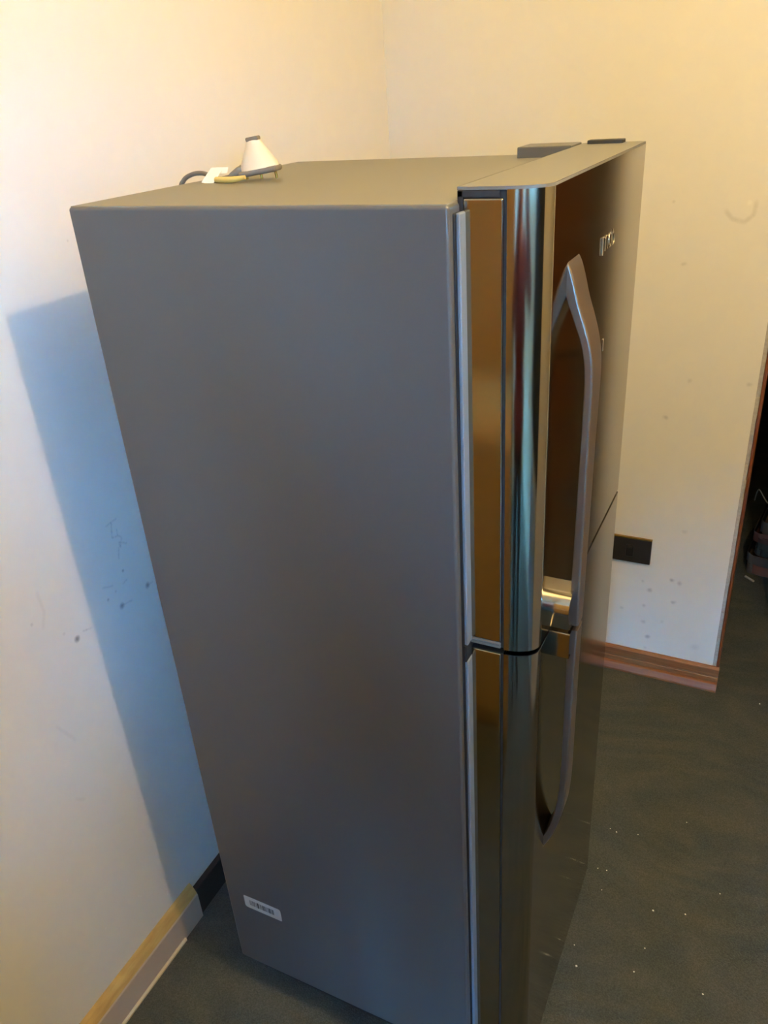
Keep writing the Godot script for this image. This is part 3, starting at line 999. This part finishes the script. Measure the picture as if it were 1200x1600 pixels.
# surface nets over a smooth union of tapered capsules [from, to, radius, radius]
func flesh(bones: Array, cell: float, blend: float, grow := 0.0) -> SurfaceTool:
	var lo := Vector3.ONE * 1e9
	var hi := -lo
	for b in bones:
		var r: float = maxf(b[2], b[3]) + grow + cell * 3.0
		for e in 2:
			lo = lo.min(b[e] - Vector3.ONE * r)
			hi = hi.max(b[e] + Vector3.ONE * r)
	var n := Vector3i(((hi - lo) / cell).ceil()) + Vector3i.ONE
	var val := PackedFloat32Array()
	val.resize(n.x * n.y * n.z)
	val.fill(1.0)
	for b in bones:
		var a: Vector3 = b[0]
		var d: Vector3 = b[1] - a
		var dd := maxf(d.length_squared(), 1e-9)
		var ra: float = b[2] + grow
		var rb: float = b[3] + grow
		var reach := maxf(ra, rb) + blend + cell * 2.5
		var l0 := Vector3i(((a.min(b[1]) - Vector3.ONE * reach - lo) / cell).floor()).clamp(Vector3i.ZERO, n - Vector3i.ONE)
		var l1 := Vector3i(((a.max(b[1]) + Vector3.ONE * reach - lo) / cell).ceil()).clamp(Vector3i.ZERO, n - Vector3i.ONE)
		for z in range(l0.z, l1.z + 1):
			for y in range(l0.y, l1.y + 1):
				for x in range(l0.x, l1.x + 1):
					var q := lo + Vector3(x, y, z) * cell - a
					var t := clampf(q.dot(d) / dd, 0.0, 1.0)
					var f := (q - d * t).length() - lerpf(ra, rb, t)
					var id := (z * n.y + y) * n.x + x
					var g := val[id]
					var h := maxf(blend - absf(f - g), 0.0) / blend
					val[id] = minf(f, g) - h * h * blend * 0.25
	var st := begin()
	st.set_smooth_group(0)
	var at := {}
	var count := 0
	for z in n.z - 1:
		for y in n.y - 1:
			var row := (z * n.y + y) * n.x
			for x in n.x - 1:
				var i0 := row + x
				var inside := 0
				for c in 8:
					if val[i0 + (c & 1) + ((c >> 1) & 1) * n.x + (c >> 2) * n.x * n.y] < 0.0: inside += 1
				if inside == 0 or inside == 8: continue
				var sum := Vector3.ZERO
				var hits := 0
				for e in [[0, 1], [2, 3], [4, 5], [6, 7], [0, 2], [1, 3], [4, 6], [5, 7], [0, 4], [1, 5], [2, 6], [3, 7]]:
					var p := Vector3(e[0] & 1, (e[0] >> 1) & 1, e[0] >> 2)
					var q := Vector3(e[1] & 1, (e[1] >> 1) & 1, e[1] >> 2)
					var va := val[i0 + int(p.x) + int(p.y) * n.x + int(p.z) * n.x * n.y]
					var vb := val[i0 + int(q.x) + int(q.y) * n.x + int(q.z) * n.x * n.y]
					if (va < 0.0) != (vb < 0.0):
						sum += p.lerp(q, va / (va - vb))
						hits += 1
				st.add_vertex(lo + (Vector3(x, y, z) + sum / hits) * cell)
				at[i0] = count
				count += 1
	var step := [1, n.x, n.x * n.y]
	for i0 in at:
		for axis in 3:
			var u: int = step[(axis + 1) % 3]
			var v: int = step[(axis + 2) % 3]
			if not (at.has(i0 - u) and at.has(i0 - v) and at.has(i0 - u - v)): continue
			var a := val[i0] < 0.0
			if a == (val[i0 + step[axis]] < 0.0): continue
			var k := [at[i0], at[i0 - u], at[i0 - u - v], at[i0 - v]]
			if a: k.reverse()
			for c in [0, 1, 2, 0, 2, 3]: st.add_index(k[c])
	st.generate_normals()
	return st

func build_curtain() -> void:
	# a dark curtain on the right wall: the door edge mirrors it beside the person
	var t := thing("curtain", "dark blue grey curtain hanging on the right wall beside the window", "curtain", Vector3(ROOM_X - 0.07, 0, 0))
	var st := begin()
	var n := 60
	for side in [0.0, 0.006]:
		for i in n:
			var ps := []
			var ns := []
			for q in [[i, 0.80], [i + 1, 0.80], [i + 1, 2.38], [i, 2.38]]:
				var u := float(q[0]) / n
				var w := u * TAU * 9.0
				ps.append(Vector3(0.028 * sin(w) + side, q[1], lerpf(0.22, 1.35, u)))
				ns.append(Vector3(-1, 0, 0.028 * cos(w) * TAU * 9.0 / 1.13).normalized() * (1.0 if side == 0.0 else -1.0))
			quad(st, ps, ns)
	obj("cloth", st, mat(Color(0.20, 0.22, 0.26), 0.95), t)
	st = begin()
	add_tube(st, [Vector3(0, 2.40, 0.15), Vector3(0, 2.40, 1.42)], 0.012, 12)
	obj("rail", st, M.brass, t)
	for z in [0.16, 1.41]:
		st = begin()
		add_tube(st, [Vector3(0, 2.40, z), Vector3(0.071, 2.40, z)], 0.008, 10)
		obj("bracket", st, M.brass, t)

func build_radiator() -> void:
	var t := thing("radiator", "pale blue panel radiator under the curtain on the right wall", "radiator", Vector3(ROOM_X - 0.004, 0, 0.30))
	var st := begin()
	add_box(st, Vector3(-0.07, 0.12, 0.0), Vector3(-0.04, 0.70, 0.95), 0.008)
	obj("panel", st, M.radiator, t)
	for k in 18:
		st = begin()
		add_box(st, Vector3(-0.078, 0.16, 0.035 + k * 0.050), Vector3(-0.066, 0.66, 0.065 + k * 0.050), 0.005)
		obj("rib", st, M.radiator, t)
	for z in [0.12, 0.83]:
		st = begin()
		add_box(st, Vector3(-0.045, 0.20, z - 0.02), Vector3(0.0, 0.62, z + 0.02), 0.003)
		obj("bracket", st, M.radiator, t)

func build_person() -> void:
	var at := Vector3(0.96, 0, 1.17)
	var back := 0.10
	var t := thing("person", "person in a maroon jumper and dark trousers holding up a phone behind the camera", "person", at)
	var v := func(x: float, y: float, z: float) -> Vector3: return Vector3(x - (0.04 if z > 1.03 else 0.0), y, z + (back if z > 1.03 else 0.0)) - at
	var torso := [[v.call(0.87, 0.95, 1.18), v.call(1.05, 0.95, 1.18), 0.125, 0.125], [v.call(0.96, 1.0, 1.18), v.call(0.96, 1.22, 1.17), 0.135, 0.14], [v.call(0.87, 1.20, 1.17), v.call(1.05, 1.20, 1.17), 0.115, 0.115], [v.call(0.85, 1.36, 1.18), v.call(1.07, 1.36, 1.18), 0.095, 0.095], [v.call(0.96, 1.38, 1.18), v.call(0.96, 1.50, 1.17), 0.07, 0.055]]
	var arms := []
	for s in [-1.0, 1.0]:
		var sh: Vector3 = v.call(0.96 + s * 0.175, 1.37, 1.18)
		var el: Vector3 = v.call(0.94 + s * 0.29, 1.33, 1.01)
		var wr: Vector3 = v.call(0.889 + s * 0.105, 1.60, 0.905)
		arms.append([sh, el, 0.060, 0.043])
		arms.append([el, wr, 0.042, 0.030])
	var legs := []
	var feet := []
	for s in [-1.0, 1.0]:
		legs.append([v.call(0.96 + s * 0.09, 0.92, 1.18), v.call(0.96 + s * 0.10, 0.50, 1.17), 0.090, 0.060])
		legs.append([v.call(0.96 + s * 0.10, 0.50, 1.17), v.call(0.96 + s * 0.105, 0.10, 1.20), 0.056, 0.040])
		feet.append([v.call(0.96 + s * 0.105, 0.045, 1.22), v.call(0.96 + s * 0.115, 0.038, 1.04), 0.042, 0.034])
	var head := [[v.call(0.955, 1.60, 1.18), v.call(0.955, 1.63, 1.185), 0.086, 0.090], [v.call(0.955, 1.545, 1.125), v.call(0.955, 1.56, 1.15), 0.045, 0.062], [v.call(0.955, 1.600, 1.095), v.call(0.955, 1.578, 1.078), 0.009, 0.014]]
	for s in [-1.0, 1.0]:
		head.append([v.call(0.955 + s * 0.086, 1.605, 1.185), v.call(0.955 + s * 0.088, 1.580, 1.18), 0.014, 0.010])
	var skin := mat(Color(0.78, 0.58, 0.47), 0.55)
	var body := obj("body", flesh(torso + arms + legs + feet + head, 0.013, 0.035), skin, t)
	tag(obj("jumper", flesh(torso.slice(0, 4) + arms, 0.014, 0.04, 0.012), mat(Color(0.40, 0.12, 0.09), 0.9), t), "maroon jumper")
	tag(obj("trousers", flesh(legs + [torso[0]], 0.014, 0.04, 0.010), mat(Color(0.13, 0.12, 0.12), 0.9), t), "dark trousers")
	for f in feet:
		obj("shoe", flesh([f], 0.009, 0.02, 0.006), mat(Color(0.10, 0.09, 0.08), 0.6), t)
	obj("hair", flesh([[v.call(0.955, 1.655, 1.215), v.call(0.955, 1.655, 1.17), 0.078, 0.078], [v.call(0.955, 1.60, 1.235), v.call(0.955, 1.56, 1.235), 0.06, 0.05]], 0.010, 0.03), mat(Color(0.10, 0.07, 0.05), 0.7), t)
	for s in [-1.0, 1.0]:
		var e := begin()
		add_tube(e, [v.call(0.955 + s * 0.032, 1.613, 1.100), v.call(0.955 + s * 0.032, 1.613, 1.086)], [0.012, 0.008], 10)
		obj("eye", e, mat(Color(0.85, 0.83, 0.80), 0.2), t)
	var mo := begin()
	add_tube(mo, [v.call(0.930, 1.537, 1.083), v.call(0.955, 1.535, 1.075), v.call(0.980, 1.537, 1.083)], [0.003, 0.006, 0.003], 8)
	obj("mouth", mo, mat(Color(0.60, 0.33, 0.29), 0.5), t)
	# hands: palm, four unequal bent fingers behind and below the phone, thumb in front edge
	for s in [-1.0, 1.0]:
		var wr: Vector3 = v.call(0.889 + s * 0.105, 1.60, 0.905)
		var palm: Vector3 = v.call(0.889 + s * 0.100, 1.68, 0.895)
		var hand := [[wr, palm, 0.026, 0.024], [palm, palm + Vector3(-s * 0.010, 0.035, 0.002), 0.024, 0.020]]
		for f in 4:
			var root: Vector3 = palm + Vector3(-s * (0.004 + 0.004 * f), 0.052 - f * 0.019, 0.010 - 0.002 * f)
			var len: float = [0.036, 0.040, 0.037, 0.030][f]
			var mid := root + Vector3(-s * len * 0.55, 0.010, -0.004)
			hand.append([root, mid, 0.0092, 0.0086])
			hand.append([mid, mid + Vector3(-s * len * 0.75, 0.004, -0.010), 0.0086, 0.0074])
		var th := palm + Vector3(-s * 0.006, 0.002, -0.016)
		hand.append([th, th + Vector3(-s * 0.014, 0.030, -0.006), 0.0115, 0.0095])
		hand.append([th + Vector3(-s * 0.014, 0.030, -0.006), th + Vector3(-s * 0.026, 0.052, 0.0), 0.0095, 0.008])
		obj("hand", flesh(hand, 0.0042, 0.008), skin, body)
	var ph := thing("phone", "dark phone held upright in both hands of the person", "phone", Vector3(0.889, 1.765, 0.880))
	ph.rotation.x = -0.18
	var st := begin()
	add_box(st, Vector3(-0.076, -0.038, -0.004), Vector3(0.076, 0.038, 0.004), 0.0035)
	obj("case", st, M.black, ph)
	st = begin()
	add_box(st, Vector3(-0.071, -0.034, 0.003), Vector3(0.071, 0.034, 0.0046), 0.0006)
	obj("screen", st, M.plate_dark, ph)

func build_far_pile() -> void:
	# folded things on the floor of the dark room, seen at the right edge
	var rows := [
		["folded_blanket", "brown folded blanket with a rust red fold, lowest of the pile beyond the doorway", Color(0.27, 0.20, 0.14), 0.00, 0.085, 0.0],
		["folded_blanket", "dark olive folded blanket in the middle of the pile beyond the doorway", Color(0.18, 0.16, 0.11), 0.085, 0.145, 0.025],
		["folded_blanket", "rust red folded blanket under the topmost one of the pile beyond the doorway", Color(0.32, 0.15, 0.09), 0.145, 0.185, 0.01],
		["folded_blanket", "tan brown folded blanket on top of the pile beyond the doorway", Color(0.26, 0.19, 0.13), 0.185, 0.235, 0.03]]
	for r in rows:
		var t := thing(r[0], r[1], "blanket", Vector3(0.89 + r[5], r[3], -2.22), "blankets piled beyond the doorway")
		t.rotation.y = -0.12
		var m := mat(r[2], 0.95)
		var h: float = r[4] - r[3]
		var n := 2 if h > 0.05 else 1
		var st := begin()
		for k in n:
			add_folds(st, Vector3(0, k * h / n, -0.45), Vector3(0.62, (k + 1) * h / n, 0), h / n)
		obj("layers", st, m, t)
		st = begin()
		add_folds(st, Vector3(0.02, h * 0.08, -0.30), Vector3(0.64, h * 0.55, 0.012), h * 0.47)
		var f := mat(Color(0.42, 0.20, 0.11) if r[3] < 0.01 else r[2] * 0.8, 0.95)
		obj("fold", st, f, t)
	# a thin pale strip lying in front and a loop of wire over the pile
	var st := begin()
	add_box(st, Vector3(-0.022, 0, -0.004), Vector3(0.022, 0.006, 0.004), 0.001, 1, Transform3D(Basis(Vector3.UP, -0.7), Vector3(0.915, 0.0, -2.17)))
	tag(obj("paper_strip", st, M.plaster, self), "short pale strip lying on the floor before the blanket pile", "paper strip")
	st = begin()
	add_tube(st, smooth_path([Vector3(0.885, 0.2375, -2.40), Vector3(0.895, 0.32, -2.33), Vector3(0.93, 0.285, -2.30), Vector3(0.97, 0.262, -2.30), Vector3(1.03, 0.2375, -2.32)]), 0.0025, 8)
	tag(obj("wire_loop", st, M.grey_rubber, self), "thin pale wire bent in a loop on top of the blanket pile", "wire")

func add_folds(st: SurfaceTool, lo: Vector3, hi: Vector3, h: float) -> void:
	# a soft slab with rounded, slightly wavy rims
	var sec := outline([Vector2(lo.x, -hi.z), Vector2(hi.x, -hi.z), Vector2(hi.x, -lo.z), Vector2(lo.x, -lo.z)], [0.03, 0.03, 0.03, 0.03], 5)
	for e in sec:
		e[0] += e[1] * rng.randf_range(-0.004, 0.004)
	add_prism(st, sec, Vector3.ZERO, Vector3.RIGHT, Vector3(0, 0, -1), lo.y, hi.y, h * 0.45)

func build_crumbs() -> void:
	var spots := [[0.819, -0.548, 1.3], [0.891, -0.568, 1.1], [0.684, -0.336, 1.3], [0.953, -0.384, 1.1], [0.806, -0.375, 0.9], [0.818, -0.442, 0.9], [0.692, -0.617, 1.0], [0.670, -0.615, 0.7], [0.693, -0.556, 0.7], [0.667, -0.385, 0.7], [0.690, -0.747, 1.0], [0.672, -0.752, 0.7], [0.744, -0.761, 0.7], [0.856, -0.852, 0.7], [0.960, -0.659, 0.8], [1.001, -1.420, 1.2]]
	var where := ['bright, left of two in the middle of the bare floor', 'bright, right of two in the middle of the bare floor', 'bright, nearest the camera beside the refrigerator door', 'bright, nearest the lower right corner of the photo', 'dull, lowest one in the middle of the bare floor', 'dull, just below the two in the middle of the floor', 'white, beside the far lower corner of the door', 'faint, almost touching the far lower corner of the door', 'faint, slightly nearer than the far lower door corner', 'faint, just behind the one nearest the camera', "white, middle of three past the refrigerator's far end", "faint, leftmost of three past the refrigerator's far end", "faint, rightmost of three past the refrigerator's far end", 'faint, alone between skirting corner and mid floor', 'dull, rightmost one out on the bare floor', 'white, in front of the doorway by the skirting end']
	var n := 0
	for s in spots:
		var st := begin()
		var k: float = s[2] * 0.0017
		var ring := []
		for r in [[0.0, 0.9], [0.8, 1.1], [1.4, 0.5]]:
			var a := []
			for i in 7:
				var t := TAU * i / 7
				var rr: float = k * r[1] * rng.randf_range(0.75, 1.2)
				a.append([Vector3(cos(t) * rr, r[0] * k, sin(t) * rr * 0.8), Vector3(cos(t), r[0] - 0.4, sin(t)).normalized()])
			ring.append(a)
		add_loft(st, ring)
		var o := obj("crumb", st, M.crumb, self)
		o.position = Vector3(s[0], 0.0, s[1])
		tag(o, "tiny crumb, " + where[n], "crumb", "white crumbs on the carpet")
		n += 1
